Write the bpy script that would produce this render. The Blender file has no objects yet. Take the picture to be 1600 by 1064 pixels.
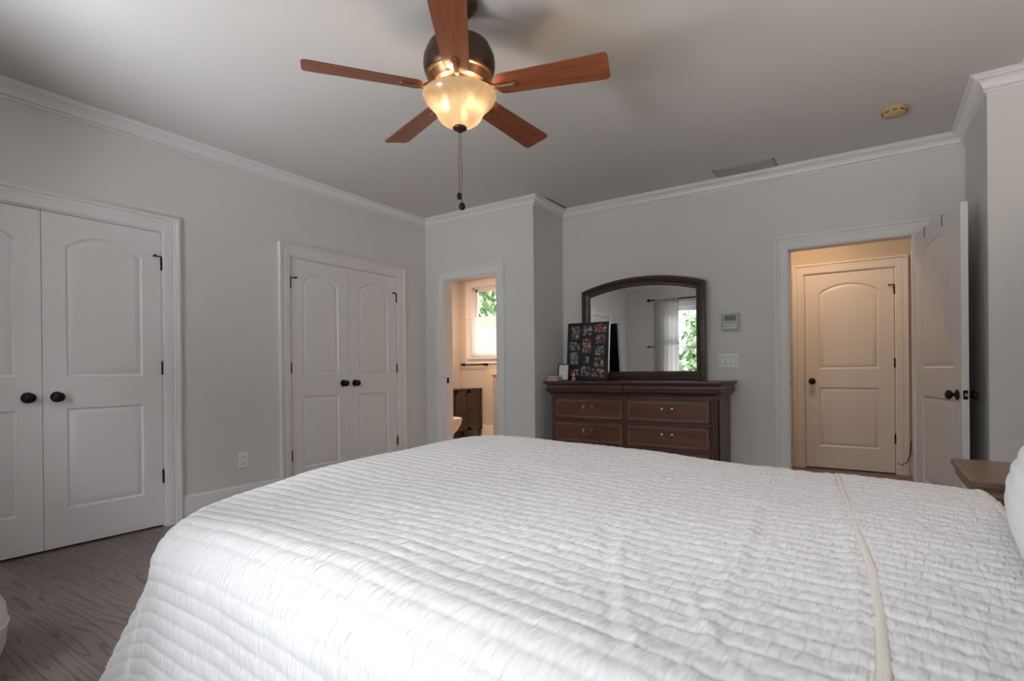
import bpy, bmesh, math, random
import numpy as np
from mathutils import Vector, Matrix
random.seed(7); rng = np.random.default_rng(7)
C = bpy.context.scene.collection
PI = math.pi

# ------------------------------------------------------------------ camera, world, exposure
sc = bpy.context.scene
cam_d = bpy.data.cameras.new('camera'); cam = bpy.data.objects.new('camera', cam_d); C.objects.link(cam)
FPX = 836.66; YAW = .5902; PITCH = -.0018; ROLL = -.0098
cam_d.sensor_fit = 'HORIZONTAL'; cam_d.sensor_width = 36; cam_d.lens = FPX * 36 / 1600
cam_d.shift_y = 49.59 / 1600; cam_d.clip_start = .05; cam_d.clip_end = 200
F = Vector((-math.sin(YAW) * math.cos(PITCH), math.cos(YAW) * math.cos(PITCH), math.sin(PITCH)))
R0 = Vector((math.cos(YAW), math.sin(YAW), 0)); U0 = R0.cross(F)
R = R0 * math.cos(ROLL) + U0 * math.sin(ROLL); U = -R0 * math.sin(ROLL) + U0 * math.cos(ROLL)
cam.matrix_world = Matrix(((R.x, U.x, -F.x, 4.086), (R.y, U.y, -F.y, 0), (R.z, U.z, -F.z, 1.053), (0, 0, 0, 1)))
sc.camera = cam
sc.view_settings.view_transform = 'Standard'; sc.view_settings.look = 'None'
sc.view_settings.gamma = 1; sc.view_settings.use_curve_mapping = False
sc.view_settings.exposure = 0.25
SKY = 6.1
world = bpy.data.worlds.new('sky'); sc.world = world; world.use_nodes = True
bg = world.node_tree.nodes['Background']
bg.inputs[0].default_value = (.94, .955, 1, 1); bg.inputs[1].default_value = SKY
def area(name, loc, size, energy, col, aim, portal=False, shape='RECTANGLE'):
    l = bpy.data.lights.new(name, 'AREA'); l.shape = shape; l.size = size[0]
    if shape == 'RECTANGLE': l.size_y = size[1]
    l.energy = energy; l.color = col
    o = bpy.data.objects.new(name, l); C.objects.link(o); o.location = loc
    o.rotation_euler = Vector(aim).to_track_quat('-Z', 'Y').to_euler()
    if portal: l.cycles.is_portal = True
    return o
area('daylight_left_window', (1.35, -.56, 1.45), (1.3, 1.6), 1, (1, 1, 1), (0, 1, 0), True)
area('daylight_added_window', (3.45, -.56, 1.45), (2.1, 1.6), 1, (1, 1, 1), (0, 1, 0), True)
area('daylight_bath_window', (-.95, 7.1, 1.87), (1.1, 1.2), 1, (1, 1, 1), (0, -1, 0), True)
area('added_upward_fill', (1.3, -2.0, -.1), (2.7, 2), 800, (.965, .95, 1), (0, .62, .78))  # area lamp added outdoors, aimed up through the window to brighten the ceiling
area('added_sky_fill', (1.3, -1.6, 3.2), (2, 1), 300, (.96, .96, 1), (-.2, .6, -.7))  # extra area lamp added above the window to strengthen the sky's light
area('hall_ceiling_lamp', (3.55, 5.75, 2.66), (.3, .3), 11, (1, .64, .37), (0, 0, -1), shape='DISK')
area('bath_ceiling_lamp', (-.5, 5.75, 2.66), (.3, .3), 40, (1, .68, .45), (0, 0, -1), shape='DISK')
def point(name, loc, e, col, r, parent=None):
    l = bpy.data.lights.new(name, 'POINT'); l.energy = e; l.color = col; l.shadow_soft_size = r
    o = bpy.data.objects.new(name, l); C.objects.link(o); o.location = loc
    return o

# ------------------------------------------------------------------ helpers
class MB:
    def __init__(s): s.v = []; s.f = []
    def add(s, vs, fs):
        b = len(s.v); s.v += [tuple(v) for v in vs]; s.f += [tuple(i + b for i in f) for f in fs]; return s
    def box(s, x0, x1, y0, y1, z0, z1, c=0):
        if c <= 0:
            vs = [(x, y, z) for x in (x0, x1) for y in (y0, y1) for z in (z0, z1)]
            return s.add(vs, [(0, 1, 3, 2), (4, 6, 7, 5), (0, 4, 5, 1), (2, 3, 7, 6), (0, 2, 6, 4), (1, 5, 7, 3)])
        bm = bmesh.new(); bmesh.ops.create_cube(bm, size=1)
        for v in bm.verts:
            v.co = Vector(((x0 + x1) / 2 + v.co.x * (x1 - x0), (y0 + y1) / 2 + v.co.y * (y1 - y0), (z0 + z1) / 2 + v.co.z * (z1 - z0)))
        bmesh.ops.bevel(bm, geom=list(bm.edges), offset=c, segments=2, affect='EDGES', profile=.5)
        return s.bm(bm)
    def bm(s, bm, M=None):
        bm.verts.index_update()
        s.add([(M @ v.co if M else v.co) for v in bm.verts], [[v.index for v in f.verts] for f in bm.faces]); bm.free(); return s
    def lathe(s, prof, M=None, n=28, close=True):
        M = M or Matrix(); vs = []; fs = []; k = len(prof)
        for i in range(n):
            a = 2 * PI * i / n
            for r, z in prof: vs.append(M @ Vector((r * math.cos(a), r * math.sin(a), z)))
        for i in range(n):
            j = (i + 1) % n
            for t in range(k - 1): fs.append((i * k + t, j * k + t, j * k + t + 1, i * k + t + 1))
        if close:
            fs.append(tuple(i * k for i in range(n))[::-1]); fs.append(tuple(i * k + k - 1 for i in range(n)))
        return s.add(vs, fs)
    def tube(s, pts, r, n=10):
        pts = [Vector(p) for p in pts]; vs = []; fs = []; m = len(pts)
        rr = r if isinstance(r, (list, tuple)) else [r] * m
        up = None
        for i, p in enumerate(pts):
            t = (pts[min(i + 1, m - 1)] - pts[max(i - 1, 0)]).normalized()
            if up is None: up = Vector((0, 0, 1)) if abs(t.z) < .9 else Vector((1, 0, 0))
            a = t.cross(up).normalized(); b = t.cross(a).normalized(); up = -b if False else up
            for k in range(n):
                an = 2 * PI * k / n; vs.append(p + rr[i] * (a * math.cos(an) + b * math.sin(an)))
        for i in range(m - 1):
            for k in range(n):
                l = (k + 1) % n; fs.append((i * n + k, i * n + l, (i + 1) * n + l, (i + 1) * n + k))
        fs.append(tuple(range(n))[::-1]); fs.append(tuple((m - 1) * n + k for k in range(n)))
        return s.add(vs, fs)
    def prism(s, prof, x0, x1):          # profile in (y, z), extruded along x
        n = len(prof)
        vs = [(x0, y, z) for y, z in prof] + [(x1, y, z) for y, z in prof]
        fs = [(i, (i + 1) % n, n + (i + 1) % n, n + i) for i in range(n)]
        return s.add(vs, fs + [tuple(range(n))[::-1], tuple(range(n, 2 * n))])
    def xf(s, M, a=0):
        s.v = s.v[:a] + [tuple(M @ Vector(v)) for v in s.v[a:]]; return s
    def build(s, name, mat, parent=None, smooth=None, loc=None):
        me = bpy.data.meshes.new(name); me.from_pydata(s.v, [], s.f)
        bm = bmesh.new(); bm.from_mesh(me); bmesh.ops.recalc_face_normals(bm, faces=bm.faces); bm.to_mesh(me); bm.free()
        me.materials.append(mat)
        if smooth:
            me.polygons.foreach_set('use_smooth', [True] * len(me.polygons)); me.set_sharp_from_angle(angle=math.radians(smooth))
        o = bpy.data.objects.new(name, me); C.objects.link(o)
        if parent: o.parent = parent
        if loc: o.location = loc
        return o
def tag(o, label=None, cat=None, group=None, kind=None):
    if label: o['label'] = label
    if cat: o['category'] = cat
    if group: o['group'] = group
    if kind: o['kind'] = kind
    return o
def thing(name, label, cat, loc=(0, 0, 0), rz=0, group=None, kind=None):
    o = bpy.data.objects.new(name, None); C.objects.link(o); o.location = loc; o.rotation_euler = (0, 0, rz)
    o.empty_display_size = .05
    return tag(o, label, cat, group, kind)
def copy_tree(o, parent=None):
    c = o.copy(); C.objects.link(c)
    if parent: c.parent = parent
    for ch in list(o.children): copy_tree(ch, c)
    return c
def T(x=0, y=0, z=0): return Matrix.Translation((x, y, z))
def RX(a): return Matrix.Rotation(a, 4, 'X')
def RY(a): return Matrix.Rotation(a, 4, 'Y')
def RZ(a): return Matrix.Rotation(a, 4, 'Z')

# ------------------------------------------------------------------ materials
def mat(name, col, rough=.5, metal=0, spec=None, bump=None, var=None, coat=0):
    m = bpy.data.materials.new(name); m.use_nodes = True; nt = m.node_tree; p = nt.nodes['Principled BSDF']
    p.inputs['Base Color'].default_value = (*col, 1); p.inputs['Roughness'].default_value = rough; p.inputs['Metallic'].default_value = metal
    if spec is not None: p.inputs['Specular IOR Level'].default_value = spec
    if coat: p.inputs['Coat Weight'].default_value = coat
    tc = nt.nodes.new('ShaderNodeTexCoord')
    sca, dist = bump or (60, .0004)
    n = nt.nodes.new('ShaderNodeTexNoise'); n.inputs['Scale'].default_value = sca; n.inputs['Detail'].default_value = 3
    nt.links.new(tc.outputs['Object'], n.inputs['Vector'])
    b = nt.nodes.new('ShaderNodeBump'); b.inputs['Distance'].default_value = dist; b.inputs['Strength'].default_value = .5
    nt.links.new(n.outputs['Fac'], b.inputs['Height']); nt.links.new(b.outputs['Normal'], p.inputs['Normal'])
    if var:
        r = nt.nodes.new('ShaderNodeMix'); r.data_type = 'RGBA'
        r.inputs[6].default_value = (*[c * (1 - var) for c in col], 1); r.inputs[7].default_value = (*[min(1, c * (1 + var)) for c in col], 1)
        n2 = nt.nodes.new('ShaderNodeTexNoise'); n2.inputs['Scale'].default_value = 3; nt.links.new(tc.outputs['Object'], n2.inputs['Vector'])
        nt.links.new(n2.outputs['Fac'], r.inputs[0]); nt.links.new(r.outputs[2], p.inputs['Base Color'])
    return m
def wood(name, c1, c2, rough=.4, axis='X', scale=14, coat=.0, bump=.0003):
    m = mat(name, c1, rough, coat=coat); nt = m.node_tree; p = nt.nodes['Principled BSDF']
    for n in [n for n in nt.nodes if n.type in ('TEX_NOISE', 'BUMP')]: nt.nodes.remove(n)
    tc = [n for n in nt.nodes if n.type == 'TEX_COORD'][0]
    mp = nt.nodes.new('ShaderNodeMapping'); s = [scale, scale, scale]; s['XYZ'.index(axis)] = scale * .08
    mp.inputs['Scale'].default_value = s; nt.links.new(tc.outputs['Object'], mp.inputs['Vector'])
    n = nt.nodes.new('ShaderNodeTexNoise'); n.inputs['Scale'].default_value = 3; n.inputs['Detail'].default_value = 6; n.inputs['Roughness'].default_value = .6
    n.inputs['Distortion'].default_value = .6
    nt.links.new(mp.outputs[0], n.inputs['Vector'])
    r = nt.nodes.new('ShaderNodeValToRGB'); r.color_ramp.elements[0].position = .32; r.color_ramp.elements[1].position = .68
    r.color_ramp.elements[0].color = (*c1, 1); r.color_ramp.elements[1].color = (*c2, 1)
    nt.links.new(n.outputs['Fac'], r.inputs[0]); nt.links.new(r.outputs[0], p.inputs['Base Color'])
    b = nt.nodes.new('ShaderNodeBump'); b.inputs['Distance'].default_value = bump; nt.links.new(n.outputs['Fac'], b.inputs['Height']); nt.links.new(b.outputs[0], p.inputs['Normal'])
    return m
def floor_mat():
    m = bpy.data.materials.new('oak_floor'); m.use_nodes = True; nt = m.node_tree; p = nt.nodes['Principled BSDF']; L = nt.links.new; N = nt.nodes.new
    tc = N('ShaderNodeTexCoord'); br = N('ShaderNodeTexBrick')
    br.offset = .37; br.inputs['Scale'].default_value = 1; br.inputs['Brick Width'].default_value = 1.5; br.inputs['Row Height'].default_value = .127
    br.inputs['Mortar Size'].default_value = .0012; br.inputs['Color1'].default_value = (0, 0, 0, 1); br.inputs['Color2'].default_value = (1, 1, 1, 1); br.inputs['Mortar'].default_value = (.5, .5, .5, 1)
    L(tc.outputs['Object'], br.inputs['Vector'])
    sep = N('ShaderNodeVectorMath'); sep.operation = 'MULTIPLY_ADD'; sep.inputs[1].default_value = (3.1, 7.3, 0)
    L(br.outputs['Color'], sep.inputs[0]); L(tc.outputs['Object'], sep.inputs[2])
    mp = N('ShaderNodeMapping'); mp.inputs['Scale'].default_value = (.5, 6, 1); L(sep.outputs[0], mp.inputs['Vector'])
    n1 = N('ShaderNodeTexNoise'); n1.inputs['Scale'].default_value = 1.5; n1.inputs['Detail'].default_value = 1.5; L(mp.outputs[0], n1.inputs['Vector'])
    mu = N('ShaderNodeMath'); mu.operation = 'MULTIPLY'; mu.inputs[1].default_value = 13; L(n1.outputs['Fac'], mu.inputs[0])
    fr = N('ShaderNodeMath'); fr.operation = 'PINGPONG'; fr.inputs[1].default_value = .5; L(mu.outputs[0], fr.inputs[0])
    ra = N('ShaderNodeValToRGB'); ra.color_ramp.elements[0].position = .0; ra.color_ramp.elements[1].position = .16
    ra.color_ramp.elements[0].color = (.30, .29, .29, 1); ra.color_ramp.elements[1].color = (1, 1, 1, 1); L(fr.outputs[0], ra.inputs[0])
    n2 = N('ShaderNodeTexNoise'); n2.inputs['Scale'].default_value = 40; n2.inputs['Detail'].default_value = 4; L(mp.outputs[0], n2.inputs['Vector'])
    c = N('ShaderNodeMix'); c.data_type = 'RGBA'; c.inputs[6].default_value = (.15, .115, .105, 1); c.inputs[7].default_value = (.25, .195, .178, 1); 
    ad = N('ShaderNodeMath'); ad.operation = 'MULTIPLY_ADD'; ad.inputs[1].default_value = .5; L(n2.outputs['Fac'], ad.inputs[0])
    m5 = N('ShaderNodeMath'); m5.operation = 'MULTIPLY'; m5.inputs[1].default_value = .45; L(br.outputs['Color'], m5.inputs[0]); L(m5.outputs[0], ad.inputs[2])
    L(ad.outputs[0], c.inputs[0])
    mx = N('ShaderNodeMix'); mx.data_type = 'RGBA'; mx.blend_type = 'MULTIPLY'; mx.inputs[0].default_value = .8; L(c.outputs[2], mx.inputs[6]); L(ra.outputs[0], mx.inputs[7])
    mo = N('ShaderNodeMix'); mo.data_type = 'RGBA'; mo.inputs[7].default_value = (.03, .022, .02, 1); L(br.outputs['Fac'], mo.inputs[0]); L(mx.outputs[2], mo.inputs[6])
    L(mo.outputs[2], p.inputs['Base Color']); p.inputs['Roughness'].default_value = .38
    b = N('ShaderNodeBump'); b.inputs['Distance'].default_value = .0008; b.inputs['Strength'].default_value = .4; L(ra.outputs[0], b.inputs['Height']); L(b.outputs[0], p.inputs['Normal'])
    return m
def glass_mat():
    m = bpy.data.materials.new('window_glass'); m.use_nodes = True; nt = m.node_tree; nt.nodes.remove(nt.nodes['Principled BSDF'])
    t = nt.nodes.new('ShaderNodeBsdfTransparent'); t.inputs[0].default_value = (.96, .98, .97, 1); g = nt.nodes.new('ShaderNodeBsdfGlossy'); g.inputs['Roughness'].default_value = .02
    mx = nt.nodes.new('ShaderNodeMixShader'); fz = nt.nodes.new('ShaderNodeFresnel'); fz.inputs[0].default_value = 1.3
    nt.links.new(fz.outputs[0], mx.inputs[0]); nt.links.new(t.outputs[0], mx.inputs[1]); nt.links.new(g.outputs[0], mx.inputs[2])
    nt.links.new(mx.outputs[0], nt.nodes['Material Output'].inputs[0]); return m
def cloth_mat(name, col, trans=.5, clear=0.0):
    m = bpy.data.materials.new(name); m.use_nodes = True; nt = m.node_tree; nt.nodes.remove(nt.nodes['Principled BSDF'])
    d = nt.nodes.new('ShaderNodeBsdfDiffuse'); d.inputs[0].default_value = (*col, 1); t = nt.nodes.new('ShaderNodeBsdfTranslucent'); t.inputs[0].default_value = (*col, 1)
    tc = nt.nodes.new('ShaderNodeTexCoord'); n = nt.nodes.new('ShaderNodeTexNoise'); n.inputs['Scale'].default_value = 300; nt.links.new(tc.outputs['Object'], n.inputs['Vector'])
    b = nt.nodes.new('ShaderNodeBump'); b.inputs['Distance'].default_value = .0005; nt.links.new(n.outputs[0], b.inputs['Height']); nt.links.new(b.outputs[0], d.inputs['Normal'])
    mx = nt.nodes.new('ShaderNodeMixShader'); mx.inputs[0].default_value = trans; nt.links.new(d.outputs[0], mx.inputs[1]); nt.links.new(t.outputs[0], mx.inputs[2])
    tr = nt.nodes.new('ShaderNodeBsdfTransparent'); m2 = nt.nodes.new('ShaderNodeMixShader'); m2.inputs[0].default_value = clear
    nt.links.new(mx.outputs[0], m2.inputs[1]); nt.links.new(tr.outputs[0], m2.inputs[2]); nt.links.new(m2.outputs[0], nt.nodes['Material Output'].inputs[0]); return m
def glow(name, col, s):
    m = bpy.data.materials.new(name); m.use_nodes = True; p = m.node_tree.nodes['Principled BSDF']
    p.inputs['Emission Color'].default_value = (*col, 1); p.inputs['Emission Strength'].default_value = s; return m
def photo_mat(i):
    m = bpy.data.materials.new('snapshot'); m.use_nodes = True; nt = m.node_tree; p = nt.nodes['Principled BSDF']
    tc = nt.nodes.new('ShaderNodeTexCoord'); n = nt.nodes.new('ShaderNodeTexNoise'); n.noise_dimensions = '4D'; n.inputs['W'].default_value = i * 3.7
    n.inputs['Scale'].default_value = 38; n.inputs['Detail'].default_value = 2; nt.links.new(tc.outputs['Object'], n.inputs['Vector'])
    r = nt.nodes.new('ShaderNodeValToRGB'); cols = [[(.03, .03, .04), (.22, .13, .11), (.42, .36, .33)], [(.03, .035, .05), (.16, .16, .19), (.42, .43, .45)], [(.04, .03, .03), (.26, .11, .10), (.45, .38, .36)]][i % 3]
    if i == 2: cols = [(.12, .12, .12), (.22, .22, .23), (.3, .3, .3)]
    e = r.color_ramp.elements; e[0].position = .38; e[0].color = (*cols[0], 1); e[1].position = .66; e[1].color = (*cols[2], 1)
    k = e.new(.52); k.color = (*cols[1], 1); nt.links.new(n.outputs['Fac'], r.inputs[0]); nt.links.new(r.outputs[0], p.inputs['Base Color']); p.inputs['Roughness'].default_value = .25
    return m
M = dict(
    wall=mat('wall_paint', (.735, .715, .705), .75, bump=(180, .0004)), ceil=mat('ceiling_paint', (.62, .60, .595), .9, bump=(150, .0004)),
    trim=mat('white_trim', (.80, .785, .795), .38), floor=floor_mat(), tile=mat('bath_tile', (.5, .42, .33), .35, var=.15),
    hall=mat('hall_paint', (.62, .56, .48), .8), bath=mat('bath_paint', (.62, .56, .52), .7),
    bronze=mat('dark_bronze', (.018, .014, .012), .32, .6), bronze2=mat('oil_rubbed_bronze', (.085, .05, .032), .38, .75),
    copper=mat('antique_copper', (.30, .15, .08), .35, .7), silver=mat('satin_nickel', (.6, .6, .6), .3, 1),
    wood=wood('cherry_wood', (.070, .033, .026), (.118, .056, .043), .32, 'X', 12), drawer=wood('cherry_veneer', (.100, .036, .026), (.175, .066, .046), .3, 'X', 9),
    band=wood('light_banding', (.20, .115, .075), (.34, .20, .13), .35, 'X', 20), woodv=wood('cherry_upright', (.070, .033, .026), (.118, .056, .043), .32, 'Z', 12),
    mframe=wood('dark_walnut', (.036, .021, .016), (.068, .040, .031), .33, 'X', 12), blade=wood('blade_wood', (.185, .052, .022), (.30, .096, .046), .38, 'X', 9),
    night=wood('nightstand_wood', (.13, .078, .055), (.20, .125, .09), .3, 'Y', 10), esp=wood('espresso_wood', (.045, .026, .018), (.075, .045, .032), .4, 'Z', 12),
    mirror=mat('mirror_silver', (.95, .955, .955), .0, 1, bump=(1, 0)), black=mat('black_lacquer', (.012, .012, .013), .3), plastic=mat('white_plastic', (.88, .88, .88), .35),
    grey=mat('grey_plastic', (.45, .45, .46), .4), lcd=mat('grey_display', (.16, .17, .17), .2), yellow=mat('yellowed_plastic', (.52, .36, .17), .5),
    vent=mat('vent_paint', (.34, .34, .34), .5), quilt=mat('quilt_cotton', (.76, .735, .75), .95, spec=.1, bump=(420, .0006)), beige=mat('ivory_trim', (.76, .70, .645), .9, spec=.1, bump=(300, .001)),
    sheet=mat('ivory_sheet', (.70, .65, .56), .9, spec=.1), pillow=mat('pillow_cotton', (.85, .85, .86), .95, spec=.1, bump=(380, .0008)), piping=mat('grey_piping', (.16, .16, .16), .8),
    glass=glass_mat(), curtain=cloth_mat('linen_curtain', (.43, .42, .405), .16), cafe=cloth_mat('cafe_cloth', (.86, .85, .84), .55), shade=cloth_mat('lamp_shade_linen', (.80, .76, .70), .6, .05), porcelain=mat('porcelain', (.78, .74, .68), .15),
    counter=mat('stone_counter', (.62, .52, .42), .25, var=.1), paper=mat('white_mat_board', (.78, .78, .76), .7), book=mat('faded_red_cloth', (.24, .12, .09), .7), pages=mat('book_pages', (.62, .55, .48), .8),
    leaf=mat('leaf_green', (.15, .23, .10), .5, var=.5), bark=mat('bark', (.10, .07, .05), .9), lawn=mat('lawn_green', (.15, .17, .10), .95, var=.4), perfume=mat('amber_glass', (.42, .22, .09), .15), cap=mat('pale_gold_cap', (.62, .5, .4), .3, .4),
    white=mat('white_upholstery', (.8, .79, .77), .9), cord=mat('brown_cord', (.06, .035, .02), .5), vgrey=mat('vanity_grey', (.36, .355, .37), .45), dark=mat('gap_shade', (.02, .02, .02), .9), chrome=mat('dark_nickel', (.34, .28, .24), .25, 1),
)
def pucker(m, sx, sy, dist):
    nt = m.node_tree; tc = [n for n in nt.nodes if n.type == 'TEX_COORD'][0]; b = [n for n in nt.nodes if n.type == 'BUMP'][0]
    mp = nt.nodes.new('ShaderNodeMapping'); mp.inputs['Scale'].default_value = (sx, sy, sy); nt.links.new(tc.outputs['Object'], mp.inputs['Vector'])
    n = nt.nodes.new('ShaderNodeTexNoise'); n.inputs['Scale'].default_value = 1; n.inputs['Detail'].default_value = 1.2; nt.links.new(mp.outputs[0], n.inputs['Vector'])
    b2 = nt.nodes.new('ShaderNodeBump'); b2.inputs['Distance'].default_value = dist; b2.inputs['Strength'].default_value = .9
    nt.links.new(n.outputs['Fac'], b2.inputs['Height']); nt.links.new(b2.outputs[0], b.inputs['Normal'])
pucker(M['quilt'], 120, 24, .0075)
def translucent_bowl():
    m = bpy.data.materials.new('amber_scavo_glass'); m.use_nodes = True; nt = m.node_tree; nt.nodes.remove(nt.nodes['Principled BSDF']); N = nt.nodes.new; L = nt.links.new
    d = N('ShaderNodeBsdfDiffuse'); t = N('ShaderNodeBsdfTranslucent'); tr = N('ShaderNodeBsdfTransparent'); g = N('ShaderNodeBsdfGlossy'); g.inputs['Roughness'].default_value = .25
    tc = N('ShaderNodeTexCoord'); n = N('ShaderNodeTexNoise'); n.inputs['Scale'].default_value = 22; n.inputs['Detail'].default_value = 5; L(tc.outputs['Object'], n.inputs['Vector'])
    r = N('ShaderNodeMix'); r.data_type = 'RGBA'; r.inputs[6].default_value = (.135, .102, .068, 1); r.inputs[7].default_value = (.225, .185, .14, 1); L(n.outputs['Fac'], r.inputs[0])
    L(r.outputs[2], d.inputs[0]); L(r.outputs[2], t.inputs[0]); L(r.outputs[2], tr.inputs[0])
    a = N('ShaderNodeMixShader'); a.inputs[0].default_value = .55; L(d.outputs[0], a.inputs[1]); L(t.outputs[0], a.inputs[2])
    b = N('ShaderNodeMixShader'); b.inputs[0].default_value = .10; L(a.outputs[0], b.inputs[1]); L(tr.outputs[0], b.inputs[2])
    c = N('ShaderNodeMixShader'); c.inputs[0].default_value = .05; L(b.outputs[0], c.inputs[1]); L(g.outputs[0], c.inputs[2])
    L(c.outputs[0], nt.nodes['Material Output'].inputs[0]); return m
M['bowl'] = translucent_bowl()

# ------------------------------------------------------------------ room shell
CZ = 2.725                                  # ceiling
YR, YB, XR, XW, YJ, XH, Y0 = 4.40, 4.987, 1.40, 4.655, 4.11, 4.87, -.40
def struct(o, label=None): return tag(o, label, None, None, 'structure')
def wall_with_holes(name, axis, pos, thick, a0, a1, holes, mt, z1=CZ, label=None):
    """wall on a plane axis=pos extending to pos+thick; holes = (u0,u1,z0,z1) along the other axis"""
    mb = MB(); us = sorted({a0, a1, *[h[0] for h in holes], *[h[1] for h in holes]})
    for u0, u1 in zip(us[:-1], us[1:]):
        zs = [(0, z1)]
        for h in holes:
            if h[0] <= u0 + 1e-6 and h[1] >= u1 - 1e-6:
                n = []
                for a, b in zs:
                    if h[2] > a + 1e-6: n.append((a, min(b, h[2])))
                    if h[3] < b - 1e-6: n.append((max(a, h[3]), b))
                zs = n
        for a, b in zs:
            p0, p1 = sorted((pos, pos + thick))
            if axis == 'x': mb.box(p0, p1, u0, u1, a, b)
            else: mb.box(u0, u1, p0, p1, a, b)
    return struct(mb.build(name, mt), label)
DT = 2.045                                  # door opening height
C1 = (.437, 1.745); C2 = (2.729, 3.964)
B = (.272, .957); H = (3.525, 4.352); HD = (3.50, 4.29)
wl = wall_with_holes('wall_left', 'x', 0, -.12, Y0 - .12, YR + .001, [(C1[0], C1[1], 0, DT), (C2[0], C2[1], 0, DT)], M['wall'], label='grey left wall holding both closet double doors')
cl = MB().box(-.20, -.19, Y0, YR, 0, CZ); struct(cl.build('wall_closet', M['dark']), 'near-black sheet painted as the shade behind the closet doors')  # near-black sheet close behind the doors, its colour standing in for shade
wall_with_holes('wall_bath_front', 'y', YR, .12, -1.75, XR - .12, [(B[0], B[1], 0, DT)], M['wall'], label='grey wall with the bathroom doorway')
struct(MB().box(XR - .12, XR, YR, YB, 0, CZ).build('wall_return', M['wall']), 'short grey return wall beside the dresser')
wall_with_holes('wall_back', 'y', YB, .12, XR - .12, XW + .12, [(H[0], H[1], 0, DT)], M['wall'], label='grey back wall behind dresser and mirror')
struct(MB().box(XW, XH + .12, YJ, YB, 0, CZ).build('wall_right', M['wall']), 'grey wall jog behind the open door and nightstand')
struct(MB().box(XH, XH + .12, Y0, YJ, 0, CZ).build('wall_head', M['wall']), 'grey wall behind the head of the bed')
W1 = (.80, 1.90, .62, 2.25); W2 = (2.50, 4.40, .62, 2.25)  # the wide second opening is unseen, added to let in more fill
wall_with_holes('wall_rear', 'y', Y0, -.14, 0, XH + .12, [W1, W2], M['wall'], label='grey rear wall with curtained window seen in the mirror')
struct(MB().box(-.12, XH + .12, Y0 - .14, YB + .12, CZ, CZ + .1).build('ceiling', M['ceil']), 'flat painted bedroom ceiling')
struct(MB().box(-.21, XH + .12, Y0 - .14, YR, -.1, 0).add([], []).box(XR - .12, XH + .12, YR, YB, -.1, 0).build('floor', M['floor']), 'dark grey brown oak plank floor')
# hallway beyond the bedroom door
YH = 6.483
wall_with_holes('wall_hall_back', 'y', YH, .12, 2.0, 5.4, [(HD[0], HD[1], 0, DT)], M['hall'], label='warm lit hallway wall around the far door')
struct(MB().box(2.0, 5.4, YH + .16, YH + .17, 0, CZ).build('wall_hall_closet', M['dark']))  # near-black sheet, painted shade behind the closed hallway door
struct(MB().box(1.9, 2.0, YB + .12, YH + .12, 0, CZ).build('wall_hall_left', M['hall']))
struct(MB().box(5.4, 5.5, YB, YH + .12, 0, CZ).build('wall_hall_right', M['hall']))
struct(MB().box(XW + .12, 5.4, YB, YB + .12, 0, CZ).build('wall_hall_front', M['hall']))
struct(MB().box(1.9, 5.5, YB + .12, YH + .12, CZ, CZ + .1).build('ceiling_hall', M['hall']))
struct(MB().box(1.9, 5.5, YB, YH + .16, -.1, 0).build('floor_hall', M['floor']), 'brown plank floor of the hallway')
# bathroom beyond the left doorway
XBL, YBB = -1.62, 7.0
W3 = (-1.40, -.50, 1.29, 2.44)
wall_with_holes('wall_bath_back', 'y', YBB, .14, XBL - .12, 1.5, [W3], M['bath'], label='pinkish bathroom wall with the window')
struct(MB().box(XBL - .12, XBL, YR + .12, YBB, 0, CZ).build('wall_bath_left', M['bath']))
struct(MB().box(1.28, 1.4, YB + .12, YBB, 0, CZ).box(1.28, 1.9, YB + .12, YB + .13, 0, CZ).build('wall_bath_right', M['bath']))
struct(MB().box(XBL - .12, 1.5, YR + .12, YBB + .14, CZ, CZ + .1).build('ceiling_bath', M['ceil']))
struct(MB().box(XBL - .12, XR - .12, YR, YBB + .14, -.1, 0).build('floor_bath', M['tile']), 'beige tile bathroom floor')

# mouldings swept along wall lines with mitred corners (path keeps the room on its left)
def offset_path(path, d, closed):
    n = len(path); out = []
    P = [Vector(p) for p in path]
    for i in range(n):
        e1 = (P[i] - P[i - 1]).normalized() if (closed or i > 0) else None
        e2 = (P[(i + 1) % n] - P[i]).normalized() if (closed or i < n - 1) else None
        if e1 is None: e1 = e2
        if e2 is None: e2 = e1
        n1 = Vector((-e1.y, e1.x)); n2 = Vector((-e2.y, e2.x)); k = 1 + n1.dot(n2)
        out.append(P[i] + (n1 + n2) * (d / k))
    return out
def moulding(path, prof, closed, mb=None):
    mb = mb or MB(); n = len(path); k = len(prof); vs = []
    for d, z in prof:
        vs += [(p.x, p.y, z) for p in offset_path(path, d, closed)]
    fs = []
    for j in range(k):
        j2 = (j + 1) % k
        for i in range(n if closed else n - 1):
            i2 = (i + 1) % n; fs.append((j * n + i, j * n + i2, j2 * n + i2, j2 * n + i))
    if not closed: fs += [tuple(j * n for j in range(k)), tuple(j * n + n - 1 for j in range(k))[::-1]]
    return mb.add(vs, fs)
crown = [(-.004, -.090), (.012, -.090), (.015, -.084), (.013, -.077), (.008, -.073), (.019, -.069), (.021, -.061), (.026, -.050), (.036, -.037), (.049, -.027), (.060, -.022), (.061, -.014), (.070, -.013), (.072, -.007), (.080, -.006), (.080, .004), (-.004, .004)]
crown = [(d * 1.05, CZ + z) for d, z in crown]
room = [(0, Y0), (XH, Y0), (XH, YJ), (XW, YJ), (XW, YB), (XR, YB), (XR, YR), (0, YR)]
struct(moulding(room, crown, True).build('trim_1', M['trim'], smooth=35), 'white crown moulding around the bedroom ceiling')
base = [(-.003, 0), (.016, 0), (.016, .150), (.013, .158), (.013, .166), (.009, .176), (.004, .185), (-.003, .185)]
CW = .112
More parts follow.
